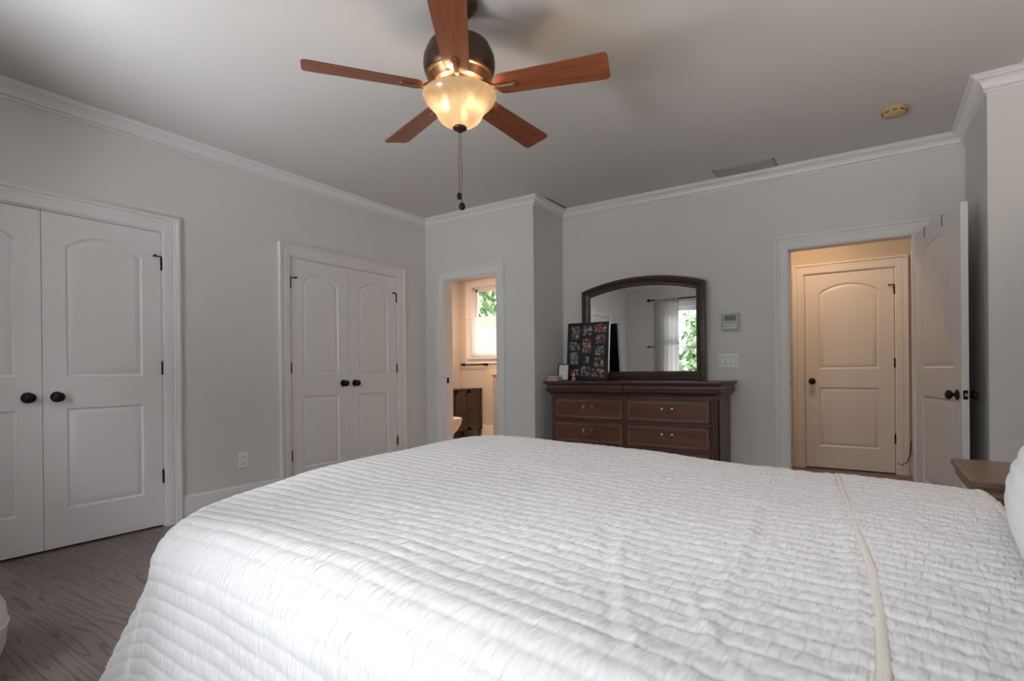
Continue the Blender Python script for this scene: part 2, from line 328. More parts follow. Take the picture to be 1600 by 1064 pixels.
def basebd(name, path): struct(moulding(path, base, False).build(name, M['trim'], smooth=35), 'white baseboard along the ' + name.split('_', 1)[1].replace('_', ' ') + ' wall')
basebd('baseboard_left', [(0, C2[0] - CW), (0, C1[1] + CW)])
basebd('baseboard_left_corner', [(B[0] - CW, YR), (0, YR), (0, C2[1] + CW)])
basebd('baseboard_left_rear', [(0, C1[0] - CW), (0, Y0), (XH, Y0)])
basebd('baseboard_back', [(H[0] - CW, YB), (XR, YB), (XR, YR), (B[1] + CW, YR)])
basebd('baseboard_right', [(XH, Y0), (XH, YJ), (XW, YJ), (XW, YB), (H[1] + CW, YB)])
basebd('baseboard_hall', [(5.4, YH), (HD[1] + CW, YH)]); basebd('baseboard_hall_left', [(HD[0] - CW, YH), (2.0, YH), (2.0, YB + .12)])
basebd('baseboard_bath', [(1.28, YBB), (XBL, YBB), (XBL, YR + .12)])

tn = [1]
def casing(kind, pos, inward, u0, u1, ztop, label, jamb=.12, w=.10, mt='trim', bottom=None):
    """door or window casing on plane (kind 'x' or 'y' = pos), inward = +-1 direction into the room"""
    tn[0] += 1
    prof = [(0, -.002), (0, .011), (.006, .014), (.052, .015), (.056, .012), (.062, .016), (.070, .019), (.078, .016), (.083, .026), (w, .026), (w, -.002)]
    mb = MB(); vs = []; k = len(prof)
    for o, t in prof:
        if bottom is None: pts = [(u0 - .006 - o, 0), (u0 - .006 - o, ztop + .006 + o), (u1 + .006 + o, ztop + .006 + o), (u1 + .006 + o, 0)]
        else: pts = [(u0 - .006 - o, bottom - .006 - o), (u0 - .006 - o, ztop + .006 + o), (u1 + .006 + o, ztop + .006 + o), (u1 + .006 + o, bottom - .006 - o)]
        for u, z in pts:
            d = pos + inward * t; vs.append((d, u, z) if kind == 'x' else (u, d, z))
    fs = []
    for j in range(k):
        j2 = (j + 1) % k
        for i in range(3 if bottom is None else 4): fs.append((j * 4 + i, j * 4 + (i + 1) % 4, j2 * 4 + (i + 1) % 4, j2 * 4 + i))
    if bottom is None: fs += [tuple(j * 4 for j in range(k)), tuple(j * 4 + 3 for j in range(k))[::-1]]
    mb.add(vs, fs)
    d0, d1 = sorted((pos + inward * .0005, pos - inward * jamb))
    t = .018
    for a, b, c, e in [(u0 - .007, u0 + .004, bottom or 0, ztop), (u1 - .004, u1 + .007, bottom or 0, ztop), (u0 - .007, u1 + .007, ztop - .004, ztop + .007)] + ([(u0, u1, bottom - .007, bottom + .012)] if bottom else []):
        if kind == 'x': mb.box(d0, d1, a, b, c, e)
        else: mb.box(a, b, d0, d1, c, e)
    return struct(mb.build('trim_%d' % tn[0], M[mt], smooth=30), label)
casing('x', 0, 1, C1[0], C1[1], DT, 'white casing around the near left closet doors')
casing('x', 0, 1, C2[0], C2[1], DT, 'white casing around the far left closet doors')
bc = casing('y', YR, -1, B[0], B[1], DT, 'white casing around the bathroom doorway')
hc = casing('y', YB, -1, H[0], H[1], DT, 'white casing around the hallway doorway')
casing('y', YH, -1, HD[0], HD[1], DT, 'white casing around the closed hallway door')
# strike plates in the two open doorways
MB().box(B[0] + .0042, B[0] + .0062, YR + .02, YR + .055, .93, .99).build('strike_plate', M['bronze'], bc)
MB().box(H[0] + .0042, H[0] + .0062, YB + .02, YB + .06, .90, .96).build('strike_plate', M['chrome'], hc)

# ------------------------------------------------------------------ two-panel arched doors
def panel_outline(x0, x1, z0, zs, ap, d, n=16):
    xa, xb, xm = x0 + d, x1 - d, (x0 + x1) / 2; pts = [(xa, z0 + d), (xb, z0 + d)]
    if ap <= 0: return pts + [(xb, zs - d), (xa, zs - d)]
    w = x1 - x0; Rr = w * w / (8 * ap) + ap / 2; cz = zs + ap - Rr
    for i in range(n + 1):
        x = xb + (xa - xb) * i / n; pts.append((x, cz + math.sqrt(max(1e-9, (Rr - d) ** 2 - (x - xm) ** 2))))
    return pts
def door_slab(w, h, th):
    """slab spanning x 0..w, z 0..h, y 0..th, moulded panels on both faces"""
    sw = .125 if w > .7 else .115
    pans = [(sw, w - sw, 1.035, h - .195, .085), (sw, w - sw, .225, .84, 0)]
    prof = [(0, 0), (.004, .004), (.010, .0085), (.017, .0085), (.022, .006), (.045, .0015), (.050, .0015)]
    bm = bmesh.new()
    def side(y, sg):
        loops = []
        rect = [bm.verts.new((x, y, z)) for x, z in ((0, 0), (w, 0), (w, h), (0, h))]; edges = [bm.edges.new((rect[i], rect[(i + 1) % 4])) for i in range(4)]
        for p in pans:
            prev = None
            for d, dep in prof:
                vs = [bm.verts.new((x, y + sg * dep, z)) for x, z in panel_outline(*p, d)]
                if prev is None:
                    n = len(vs); edges += [bm.edges.new((vs[i], vs[(i + 1) % n])) for i in range(n)]
                else:
                    n = len(vs)
                    for i in range(n): bm.faces.new((prev[i], prev[(i + 1) % n], vs[(i + 1) % n], vs[i]))
                prev = vs
            bm.faces.new(prev)
        bmesh.ops.triangle_fill(bm, use_beauty=True, use_dissolve=False, edges=edges)
        return rect
    a = side(0, 1); b = side(th, -1)
    for i in range(4): bm.faces.new((a[i], a[(i + 1) % 4], b[(i + 1) % 4], b[i]))
    mb = MB(); mb.bm(bm); return mb
dn = [0]
KNOB = [(.0, 0), (.032, 0), (.033, .003), (.030, .008), (.014, .011), (.011, .020), (.013, .026), (.022, .031), (.0285, .040), (.029, .048), (.025, .056), (.014, .061), (.006, .063), (0, .063)]
def knob_mb(x, z, y, out):      # out = -1 towards local -y
    return MB().lathe(KNOB, T(x, y, z) @ RX(PI / 2 if out < 0 else -PI / 2), 24, False)
def hinge_mb(x, z, y, out, stop=0, sx=1):
    mb = MB(); yy = y + out * .006
    mb.lathe([(0, -.045), (.0065, -.045), (.0065, .045), (0, .045)], T(x, yy, z), 12, False)
    mb.lathe([(0, .045), (.004, .046), (.005, .05), (0, .055)], T(x, yy, z), 10, False)
    if stop:
        mb.box(min(x, x + sx * .045), max(x, x + sx * .045), yy - .004, yy + .004, z + .046, z + .053)
        mb.box(x + sx * .045 - .004, x + sx * .045 + .004, yy + out * .016 - .01, yy + .008, z + .043, z + .056)
    return mb
def door(label, w, loc, rz, knob_x=None, hinge_x=None, h=2.026, th=.036, knob_z=.915, knob_both=False, stop=1):
    dn[0] += 1
    t = door_slab(w, h, th).build('door_%d' % dn[0], M['trim'], smooth=25)
    t.location = loc; t.rotation_euler = (0, 0, rz); struct(t, label)
    if knob_x is not None:
        knob_mb(knob_x, knob_z, 0, -1).build('knob', M['bronze'], t, smooth=40)
        if knob_both: knob_mb(knob_x, knob_z, th, 1).build('knob', M['bronze'], t, smooth=40)
    if hinge_x is not None:
        for i, z in enumerate((.335, 1.085, 1.81)):
            hinge_mb(hinge_x, z, 0, -1, stop and i == 2, (stop if stop else 1)).build('hinge', M['bronze'], t, smooth=40)
    return t
g = .003
# closet doors lie on the plane x = 0, local x runs along +y in the room, local -y faces the room
def closet(c, la, lb, za):
    w = (c[1] - c[0] - 3 * g - .008) / 2
    a = door(la, w, (-.008, c[0] + .004 + g, .012), PI / 2, w - .066, -.001, stop=1, knob_z=za)
    b = door(lb, w, (-.008, c[0] + .004 + 2 * g + w, .012), PI / 2, .066, w + .001, stop=-1, knob_z=za)
closet(C1, 'near closet left leaf, white arched panel, cut by the left photo edge', 'near closet right leaf, white arched panel door, full in view', .913)
closet(C2, 'far closet left leaf, white arched panel door', 'far closet right leaf, white arched panel door beside the corner', .945)
door('closed white arched panel door at the end of the hallway', HD[1] - HD[0] - .016, (HD[0] + .008, YH + .004, .012), 0, .062, HD[1] - HD[0] - .016 + .002, knob_z=.905, stop=-1)
# open bedroom door: hinged at the right jamb, swung past square into the room
dirv = Vector((.178, -.826, 0)).normalized(); dw = H[1] - H[0] - .012
od = door('white panel door standing open against the right wall', dw, (4.366, 4.952, .012), math.atan2(dirv.y, dirv.x), dw - .062, None, knob_both=True, knob_z=.872)
# latch on the free edge
lp = MB().box(dw - .0005, dw + .0018, .006, .030, .845, .901).build('latch_plate', M['bronze'], od)
MB().box(dw + .0018, dw + .011, .012, .024, .864, .882).build('latch_bolt', M['silver'], lp)
for i, (px, lab) in enumerate(((.20, 'slim black hanger strap over the open door, nearer the hinges'), (.52, 'slim black hanger strap over the open door, nearer the knob'))):
    t = MB().box(px - .005, px + .005, -.002, 0, 1.955, 2.0285).box(px - .005, px + .005, -.002, .038, 2.0265, 2.0285).box(px - .005, px + .005, .0365, .0385, 1.96, 2.0285).build('door_hanger', M['black'])
    t.matrix_world = Matrix.Translation(od.location) @ RZ(od.rotation_euler.z)
    tag(t, lab, 'hook', 'hanger straps on the door')

# ------------------------------------------------------------------ windows, curtains
def window(n, W, y, out, label):
    """double-hung window in hole W; y = room face of the wall; out = +-1 towards outdoors"""
    x0, x1, z0, z1 = W; t = MB(); ya = y + out * .05; yb = y + out * .10
    def bx(mb, a, b, c, e, p=None, q=None): mb.box(a, b, min(p or ya, q or yb), max(p or ya, q or yb), c, e)
    for a, b, c, e in ((x0, x0 + .03, z0, z1), (x1 - .03, x1, z0, z1), (x0, x1, z0, z0 + .03), (x0, x1, z1 - .03, z1)): bx(t, a, b, c, e)
    o = struct(t.build('window_%d' % n, M['trim']), label)
    zm = z0 + (z1 - z0) * .52
    for k, (a, b) in enumerate(((z0 + .03, zm + .02), (zm - .02, z1 - .03))):
        s = MB(); p, q = (y + out * .05, y + out * .072) if k == 0 else (y + out * .075, y + out * .097)
        for e in ((x0 + .03, x0 + .075, a, b), (x1 - .075, x1 - .03, a, b), (x0 + .03, x1 - .03, a, a + .045), (x0 + .03, x1 - .03, b - .045, b)): bx(s, *e, p, q)
        so = s.build('sash', M['trim'], o)
        pm = (p + q) / 2
        MB().box(x0 + .07, x1 - .07, pm - .002, pm + .002, a + .04, b - .04).build('pane', M['glass'], so)
    MB().box(x0 - .06, x1 + .06, min(y - out * .05, y + out * .05), max(y - out * .05, y + out * .05), z0 - .03, z0).build('window_sill', M['trim'], o)
    return o
window(1, W1, Y0, -1, 'left window of the rear wall, seen in the mirror'); window(2, W2, Y0, -1, 'added second window of the rear wall, unseen, letting in fill light')
casing('y', Y0, 1, W1[0], W1[1], W1[3], 'white casing of the rear window', bottom=W1[2], jamb=.10); casing('y', Y0, 1, W2[0], W2[1], W2[3], 'white casing of the added second rear window', bottom=W2[2], jamb=.10)
window(3, W3, YBB, 1, 'bathroom window with greenery outside')
casing('y', YBB, -1, W3[0], W3[1], W3[3], 'white casing of the bathroom window', bottom=W3[2], jamb=.10)
def drape(x0, x1, z0, z1, y, folds, amp, gather=0, seed=0):
    r = random.Random(seed); ph = [r.uniform(0, 6) for _ in range(4)]; nx, nz = folds * 10, 26; vs = []; fs = []
    for k in range(nz + 1):
        tz = k / nz; z = z1 + (z0 - z1) * tz
        for i in range(nx + 1):
            u = i / nx; x = x0 + (x1 - x0) * (u + .02 * math.sin(5 * tz + ph[0]) * math.sin(PI * u))
            a = amp * (.55 + .45 * tz) * math.sin(2 * PI * folds * u + .8 * math.sin(3 * u + ph[1]) + .5 * math.sin(3 * tz + ph[2])) + .3 * amp * math.sin(4.7 * PI * folds * u / 2 + ph[3])
            vs.append((x, y + a, z))
    for k in range(nz):
        for i in range(nx): b = k * (nx + 1) + i; fs.append((b, b + 1, b + nx + 2, b + nx + 1))
    return MB().add(vs, fs)
def curtain_rod(x0, x1, z, y, r, label, m, wall):
    t = thing('curtain_rod', label, 'curtain rod', ((x0 + x1) / 2, y, z)); h = (x1 - x0) / 2
    MB().lathe([(0, -h), (r, -h), (r, h), (0, h)], RY(PI / 2), 14, False).build('rod', M[m], t, smooth=40)
    for s in (-1, 1):
        MB().lathe([(0, 0), (r * 1.5, .0), (r * 1.6, .008), (r * 1.1, .014), (r * 2.2, .03), (r * 2.5, .045), (r * 1.8, .06), (0, .066)], T(s * h, 0, 0) @ RY(s * PI / 2), 14, False).build('finial', M[m], t, smooth=40)
        MB().tube([(s * (h - .07), 0, 0), (s * (h - .07), wall - y, 0)], r * .6, 8).lathe([(0, 0), (.02, 0), (.02, .006), (0, .006)], T(s * (h - .07), wall - y, 0) @ RX(PI / 2 if wall > y else -PI / 2), 14, False).build('bracket', M[m], t, smooth=40)
    return t
curtain_rod(.54, 2.08, 2.40, Y0 + .085, .012, 'long dark rod carrying the grey curtain at the rear window', 'bronze', Y0)
curtain_rod(.52, 2.02, 1.50, Y0 + .045, .008, 'thin dark rod at mid height of the rear window', 'bronze', Y0)
curtain_rod(2.28, 4.66, 2.40, Y0 + .085, .012, 'long dark rod above the added second rear window', 'bronze', Y0)
for x0, x1, lab, sd in ((.62, 1.10, 'grey linen curtain panel at left of the rear window, reflected in mirror', 1), (1.72, 2.02, 'grey linen curtain panel on the far side of the rear window', 2), (2.36, 2.62, 'grey linen curtain panel beginning the added second rear window', 3), (4.32, 4.58, 'grey linen curtain panel ending the added second rear window', 4)):
    tag(drape(x0, x1, .02, 2.41, Y0 + .11, 5, .022, seed=sd).build('curtain', M['curtain'], smooth=180), lab, 'curtain', 'rear window curtains')
curtain_rod(-1.42, -.48, 1.93, YBB - .035, .006, 'thin rod across the bathroom window', 'plastic', YBB)
tag(drape(-1.39, -.51, 1.31, 1.945, YBB - .035, 12, .012, seed=5).build('cafe_curtain', M['cafe'], smooth=180), 'white cafe curtain covering lower half of the bathroom window', 'curtain')
# ------------------------------------------------------------------ greenery outdoors
struct(MB().box(-14, 16, -16, Y0 - .2, -.5, -.35).build('ground', M['lawn']), 'lawn behind the house'); struct(MB().box(-14, 3, 7.4, 20, -.5, -.35).build('ground_side', M['lawn']), 'lawn outside the bathroom')
def tree(x, y, h, r, label, seed, n=2600, leaf=.14):
    q = np.random.default_rng(seed); t = thing('leafy_tree', label, 'tree', (x, y, -.35), group='trees outside the windows')
    MB().tube([(0, 0, 0), (.05, .02, h * .4), (.0, .05, h * .8)], [.11, .08, .04], 9).build('trunk', M['bark'], t, smooth=60)
    d = q.normal(size=(n, 3)); d /= np.linalg.norm(d, axis=1)[:, None]; rr = q.uniform(.25, 1, n) ** .45
    c = d * rr[:, None] * np.array([r, r, h * .48]) * (1 + .25 * np.sin(d[:, :1] * 7 + d[:, 1:2] * 5 + seed)) + np.array([0, 0, h * .55])
    c = c[c[:, 2] > .15]; n = len(c)
    a = q.normal(size=(n, 3)); a /= np.linalg.norm(a, axis=1)[:, None]; b = np.cross(a, q.normal(size=(n, 3))); b /= np.linalg.norm(b, axis=1)[:, None]
    L = leaf * q.uniform(.6, 1.3, (n, 1)); vs = np.stack([c - a * L, c - b * L * .45, c + a * L, c + b * L * .45], 1).reshape(-1, 3)
    MB().add(vs.tolist(), [(4 * i, 4 * i + 1, 4 * i + 2, 4 * i + 3) for i in range(n)]).build('foliage', M['leaf'], t)
tree(.75, -5.8, 3.4, 1.35, 'leafy green tree seen by mirror through the rear window', 11)
tree(-2.3, -6.6, 3.6, 1.4, 'leafy green tree further left outside the rear window', 12)
tree(3.9, -6.6, 2.8, 1.3, 'leafy green tree outside the added second rear window', 13)
tree(-3.3, 10.4, 4.2, 1.1, 'leafy green tree outside the bathroom window', 14)
tree(-1.1, 12.2, 4.2, 1.1, 'leafy green tree a little right outside the bathroom window', 15)

# ------------------------------------------------------------------ ceiling fan
def fan():
    X, Y = 2.544, 1.897
    t = thing('ceiling_fan', 'bronze ceiling fan with five brown blades and lit amber bowl', 'ceiling fan', (X, Y, CZ))
    z = lambda v: v - CZ
    MB().lathe([(0, 0), (.084, 0), (.084, -.012), (.076, -.030), (.05, -.055), (.022, -.068), (0, -.068)], None, 32, False).build('canopy', M['bronze2'], t, smooth=40)
    MB().lathe([(.0125, -.06), (.0125, z(2.55)), (.03, z(2.55)), (.03, z(2.53))], None, 16).build('downrod', M['bronze2'], t, smooth=40)
    mh = MB().lathe([(0, z(2.555)), (.05, z(2.555)), (.10, z(2.545)), (.137, z(2.525)), (.152, z(2.495)), (.153, z(2.485)), (.159, z(2.478)), (.162, z(2.455)), (.162, z(2.435)), (.157, z(2.41)), (.148, z(2.397)), (0, z(2.397))], None, 48, False).build('motor_housing', M['bronze2'], t, smooth=35)
    MB().lathe([(.146, z(2.398)), (.151, z(2.394)), (.149, z(2.388)), (.138, z(2.386)), (.128, z(2.370)), (.118, z(2.358)), (.09, z(2.352)), (0, z(2.352))], None, 48, False).build('rotor_ring', M['copper'], mh, smooth=35)
    MB().lathe([(0, z(2.355)), (.072, z(2.352)), (.078, z(2.335)), (.078, z(2.318)), (.060, z(2.305)), (0, z(2.305))], None, 36, False).build('switch_housing', M['bronze2'], t, smooth=35)
    th0 = 4.068
    for k in range(5):
        a = th0 - k * 2 * PI / 5; Mx = RZ(a) @ T(0, 0, z(2.335)) @ RX(math.radians(13))
        # local x = outwards, +y edge is lowered by the pitch
        out = []
        r0, r1 = .165, .672; w0, w1 = .058, .073
        for i in range(9): an = PI / 2 + PI * i / 8; out.append((r0 + .045 + .045 * math.cos(an) * 1.0, w0 * math.sin(an)))
        for s in (-1, 1):
            for i in range(7):
                an = (-PI / 2 + PI / 2 * i / 6) if s < 0 else (PI / 2 * i / 6)
                out.append((r1 - .022 + .022 * math.cos(an), s * (w1 - .022) + .022 * math.sin(an)))
        n = len(out); bm = MB().add([(x, y, -.003) for x, y in out] + [(x, y, .003) for x, y in out], [tuple(range(n))[::-1], tuple(range(n, 2 * n))] + [(i, (i + 1) % n, n + (i + 1) % n, n + i) for i in range(n)])
        b = bm.xf(RX(math.radians(-13))).build('blade', M['blade'], t)
        b.rotation_euler = (0, 0, a); b.location = (0, 0, z(2.328))
        br = MB().tube([(.085, 0, .030), (.12, 0, .016), (.16, 0, -.004), (.20, 0, -.009), (.255, 0, -.009)], [.012, .012, .011, .011, .010], 10)
        br.lathe([(0, -.012), (.014, -.011), (.017, -.004), (.014, .003), (0, .003)], T(.255, 0, -.003), 14, False)
        br.build('bracket', M['copper'], b, smooth=50)
    bowl = [(.158, z(2.308)), (.165, z(2.307)), (.167, z(2.302)), (.163, z(2.292)), (.155, z(2.279)), (.143, z(2.265)), (.129, z(2.252)), (.116, z(2.239)), (.107, z(2.225)), (.101, z(2.210)), (.092, z(2.196)), (.077, z(2.183)), (.056, z(2.172)), (.028, z(2.165)), (.006, z(2.163))]
    lb = MB().lathe(bowl, None, 48, False).build('lamp_bowl', M['bowl'], t, smooth=60)
    MB().lathe([(.006, z(2.30)), (.006, z(2.165)), (.028, z(2.166)), (.033, z(2.160)), (.030, z(2.153)), (.016, z(2.148)), (.010, z(2.140)), (0, z(2.136))], None, 24).build('finial', M['bronze2'], t, smooth=40)
    mb = glow('lit_bulb', (1, .82, .55), 30)
    bulbs = [(-.040, -.055), (.065, .0), (-.03, .062)]
    for i, (bx_, by_) in enumerate(bulbs):
        MB().lathe([(0, -.035), (.012, -.033), (.02, -.022), (.022, -.010), (.017, .006), (.011, .022), (.011, .036), (0, .036)], T(bx_, by_, z(2.262)), 16, False).build('bulb', mb, t, smooth=60)
        point('fan_bulb', (X + bx_ * 1.0, Y + by_ * 1.0, 2.262), 8.5, (1, .71, .45), .024)
    for s, zb, kind in ((-.006, 1.862, 0), (.006, 1.815, 1)):
        ch = MB().tube([(s * .6, s * .3, z(2.142)), (s, s * .3, z(2.0)), (s, s * .3, z(zb))], .0016, 6)
        for i in range(22): ch.lathe([(0, -.003), (.003, 0), (0, .003)], T(s, s * .3, z(zb) + (2.13 - zb) * i / 22), 6, False)
        c = ch.build('pull_chain', M['chrome'], t)
        if kind: MB().lathe([(0, -.017), (.010, -.014), (.0165, 0), (.010, .014), (.003, .02), (0, .02)], T(s, s * .3, z(zb) - .012), 16, False).build('pull_bead', M['bronze'], c, smooth=50)
        else: MB().lathe([(0, -.016), (.010, -.015), (.011, .008), (.006, .014), (0, .014)], T(s, s * .3, z(zb) - .010), 14, False).build('pull_bead', M['bronze'], c, smooth=50)
fan()
# smoke detector and ceiling register
t = thing('smoke_detector', 'round yellowed smoke detector on the ceiling near the open door', 'smoke detector', (4.225, 4.27, CZ))
MB().lathe([(0, 0), (.074, 0), (.076, -.008), (.074, -.014), (.066, -.017), (0, -.017)], None, 36, False).build('base', M['yellow'], t, smooth=35)
cv = MB().lathe([(.068, -.016), (.068, -.024), (.060, -.036), (.048, -.041), (0, -.042)], None, 36, False)
cv.build('cover', M['yellow'], t, smooth=35)
for i in range(10):
    a = 2 * PI * i / 10; MB().box(-.012, .012, -.002, .002, -.030, -.022).xf(RZ(a) @ T(0, .0655, 0)).build('slot', M['cord'], t)
t = thing('ceiling_vent', 'grey rectangular air register on the ceiling above the dresser wall', 'vent', (3.225, 4.79, CZ))
v = MB()
for a, b, c, d in ((-.235, .235, -.09, -.074), (-.235, .235, .074, .09), (-.235, -.219, -.09, .09), (.219, .235, -.09, .09)): v.box(a, b, c, d, -.007, 0)
v.build('frame', M['vent'], t); MB().box(-.219, .219, -.074, .074, -.0015, 0).build('backing', M['lcd'], t)
s = MB()
for i in range(9):
    y = -.066 + i * .0165; s.add([(-.219, y, -.0005), (.219, y, -.0005), (.219, y + .012, -.008), (-.219, y + .012, -.008)], [(0, 1, 2, 3)])
s.build('louvers', M['vent'], t)

# ------------------------------------------------------------------ dresser
def bail(x, z, y, w=.075):
    mb = MB()
    for sx in (-1, 1): mb.lathe([(0, 0), (.013, 0), (.013, .003), (.006, .005), (.005, .014), (.007, .018), (0, .020)], T(x + sx * w / 2, y, z + .008) @ RX(PI / 2), 12, False)
    pts = [(x - w / 2, y - .016, z + .008)]
    for i in range(13):
        u = -1 + 2 * i / 12; pts.append((x + u * w * .43, y - .017, z - .030 + .020 * abs(u) ** 2.4 + (.004 * (1 - abs(u)))))
    pts.append((x + w / 2, y - .016, z + .008))
    return mb.tube(pts, .0035, 8)
def dresser():
    X0, X1, YF, YK = 1.545, 3.062, 4.475, 4.955
    t = thing('dresser', 'wide dark cherry dresser with bail handles under the arched mirror', 'dresser', (2.30, 4.7, 0))
    lx, ly = -2.30, -4.7
    b = MB(); f = lambda x0, x1, y0, y1, z0, z1, c=0: b.box(x0 + lx, x1 + lx, y0 + ly, y1 + ly, z0, z1, c)
    f(X0, X1, YF + .02, YK, .09, .86); f(X0, X1, YF + .02, YK, .86, .90)
    f(2.272, 2.296, YF, YF + .03, .12, .84); 
    for z in (.80, .585, .365, .135): f(X0 + .03, X1 - .05, YF + .004, YF + .03, z, z + .02)
    b.build('carcass', M['wood'], t)
    for xa, xb in ((X0, X0 + .03), (X1 - .050, X1)):
        p = MB().box(xa + lx, xb + lx, YF - .004 + ly, YF + .06 + ly, .0, .84, .006).build('post', M['woodv'], t)
    MB().tube([(X1 - .025 + lx, YF - .006 + ly, .12), (X1 - .025 + lx, YF - .006 + ly, .82)], .012, 10).build('reeding', M['woodv'], p, smooth=50)
    # raised side panel seen on the right end
    MB().box(X1 + lx - .002, X1 + .006 + lx, YF + .07 + ly, YK - .03 + ly, .14, .80, .003).build('side_panel', M['woodv'], t)
    MB().box(X0 - .01 + lx, X1 + .01 + lx, YF - .012 + ly, YK + ly, .0, .085).build('plinth', M['wood'], t)
    # ogee cornice, mitred around front and sides
    prof = [(.0, .832), (.006, .832), (.010, .842), (.030, .852), (.040, .866), (.043, .884), (.034, .890), (.036, .902), (.030, .914), (.034, .924), (.048, .930), (.050, .938), (.0, .938)]
    path = [(X1 + lx, YK + ly), (X1 + lx, YF + ly), (X0 + lx, YF + ly), (X0 + lx, YK + ly)]
    # the path must keep the outside on its left
    moulding([(x, y) for x, y in path][::-1], [(-d, zz) for d, zz in prof], False).build('cornice', M['wood'], t, smooth=40)
    MB().box(2.281 + lx, 2.2855 + lx, YF - .046 + ly, YF + ly, .845, .937).build('cornice_gap', M['dark'], t)
    MB().box(X0 - .062 + lx, X1 + .062 + lx, YF - .062 + ly, YK + .004 + ly, .937, .955, .005).build('top', M['wood'], t, smooth=30)
    for xa, xb in ((X0 + .034, 2.268), (2.300, X1 - .054)):
        for z0, z1 in ((.607, .797), (.387, .582), (.157, .362)):
            xm = (xa + xb) / 2
            d = MB().box(xa + lx, xb + lx, YF - .006 + ly, YF + .02 + ly, z0, z1, .004).build('drawer', M['drawer'], t)
            m = MB()
            o = .020
            q = [(xa + o, xb - o, z0 + o, z1 - o)]
            for (a0, a1, c0, c1) in q:
                for e in ((a0, a1, c0, c0 + .007), (a0, a1, c1 - .007, c1), (a0, a0 + .007, c0, c1), (a1 - .007, a1, c0, c1)):
                    m.box(e[0] + lx, e[1] + lx, YF - .010 + ly, YF - .004 + ly, e[2], e[3])
            m.build('banding', M['band'], d)
            bail(xm + lx, (z0 + z1) / 2 + .01, YF - .006 + ly, .085).build('handle', M['chrome'], d, smooth=50)
dresser()
# arched mirror standing on the dresser
def mirror():
    x0, x1, zb, zs, za = 1.667, 2.873, .955, 1.842, 1.938; xm = (x0 + x1) / 2
    t = thing('arched_mirror', 'large arched mirror in a dark wood frame standing on the dresser', 'mirror', (xm, 4.93, zb))
    hw = (x1 - x0) / 2
    def outline(d):
        return [(x, z) for x, z in panel_outline(-hw, hw, 0, zs - zb, za - zs, d, 28)]
    prof = [(0, .0), (0, .042), (.010, .047), (.026, .047), (.032, .038), (.040, .040), (.058, .030), (.068, .026), (.076, .026), (.082, .016), (.085, .014), (.085, .0)]
    vs = []; fs = []; n = len(outline(0)); k = len(prof)
    for d, y in prof: vs += [(x, -y, z) for x, z in outline(d)]
    for j in range(k):
        for i in range(n): fs.append((j * n + i, j * n + (i + 1) % n, ((j + 1) % k) * n + (i + 1) % n, ((j + 1) % k) * n + i))
    MB().add(vs, fs).build('frame', M['mframe'], t, smooth=30)
    o = outline(.080); MB().add([(x, -.013, z) for x, z in o] + [(x, -.009, z) for x, z in o], [tuple(range(n)), tuple(range(n, 2 * n))[::-1]] + [(i, (i + 1) % n, n + (i + 1) % n, n + i) for i in range(n)]).build('mirror_glass', M['mirror'], t)
    o = outline(.01); MB().add([(x, .0, z) for x, z in o] + [(x, .008, z) for x, z in o], [tuple(range(n)), tuple(range(n, 2 * n))[::-1]] + [(i, (i + 1) % n, n + (i + 1) % n, n + i) for i in range(n)]).build('backing', M['black'], t)
    return t
mir = mirror()
# collage picture frame leaning on the mirror
def collage():
    t = thing('collage_frame', 'black collage frame of family snapshots leaning against the mirror', 'picture frame', (1.79, 4.735, .961))
    t.rotation_euler = (math.radians(-6), 0, math.radians(4))
    w, h = .43, .565; hw = w / 2
    b = MB().box(-hw, hw, -.0, .032, 0, h, .003)
    for a, c, e, d in ((-hw, hw, 0, .018), (-hw, hw, h - .018, h), (-hw, -hw + .018, 0, h), (hw - .018, hw, 0, h)): b.box(a, c, -.010, .002, e, d, .002)
    b.build('frame', M['black'], t)
    rects = [(205, 200, 300, 355), (185, 388, 310, 490), (195, 515, 290, 660), (205, 700, 300, 800), (345, 200, 450, 310), (340, 355, 440, 520), (345, 565, 420, 645), (330, 685, 435, 800), (475, 180, 615, 280), (495, 310, 600, 415), (490, 440, 590, 555), (485, 580, 590, 690), (455, 715, 605, 815)]
    for i, (a, b_, c, d) in enumerate(rects):
        X = lambda u: -hw + .43 * (u - 160) / 485; Z = lambda v: h - .565 * (v - 158) / 692
        MB().box(X(a), X(c), -.0022, .001, Z(d), Z(b_)).build('snapshot', photo_mat(i), t)
collage()
t = thing('photo_frame', 'small black frame with a blank white mat in front of the collage', 'picture frame', (1.602, 4.60, .956), math.radians(6)); t.rotation_euler = (math.radians(-10), 0, math.radians(6))
b = MB()
for a, c, e, d in ((-.058, .058, 0, .010), (-.058, .058, .155, .165), (-.058, -.048, 0, .165), (.048, .058, 0, .165)): b.box(a, c, -.008, .008, e, d, .001)
b.build('frame', M['black'], t); MB().box(-.049, .049, -.003, .004, .009, .156).build('mat_board', M['paper'], t)
MB().box(-.02, .02, .008, .012, .0, .12).xf(RX(-.0)).build('easel_back', M['black'], t)
for i, (lab, z, w, d, h, rz) in enumerate((('dull red book lying flat at the dresser corner, lower of two', .956, .12, .10, .028, .05), ('dull red book lying flat at the dresser corner, upper of two', .984, .112, .095, .024, -.06))):
    t = thing('book', lab, 'book', (1.543, 4.535, z), rz, group='books on the dresser')
    MB().box(-w / 2, w / 2, -d / 2, d / 2, 0, .003).box(-w / 2, w / 2, -d / 2, d / 2, h - .003, h).box(-w / 2, -w / 2 + .003, -d / 2, d / 2, 0, h).build('cover', M['book'], t)
    MB().box(-w / 2 + .003, w / 2 - .004, -d / 2 + .004, d / 2 - .004, .003, h - .003).build('pages', M['pages'], t)
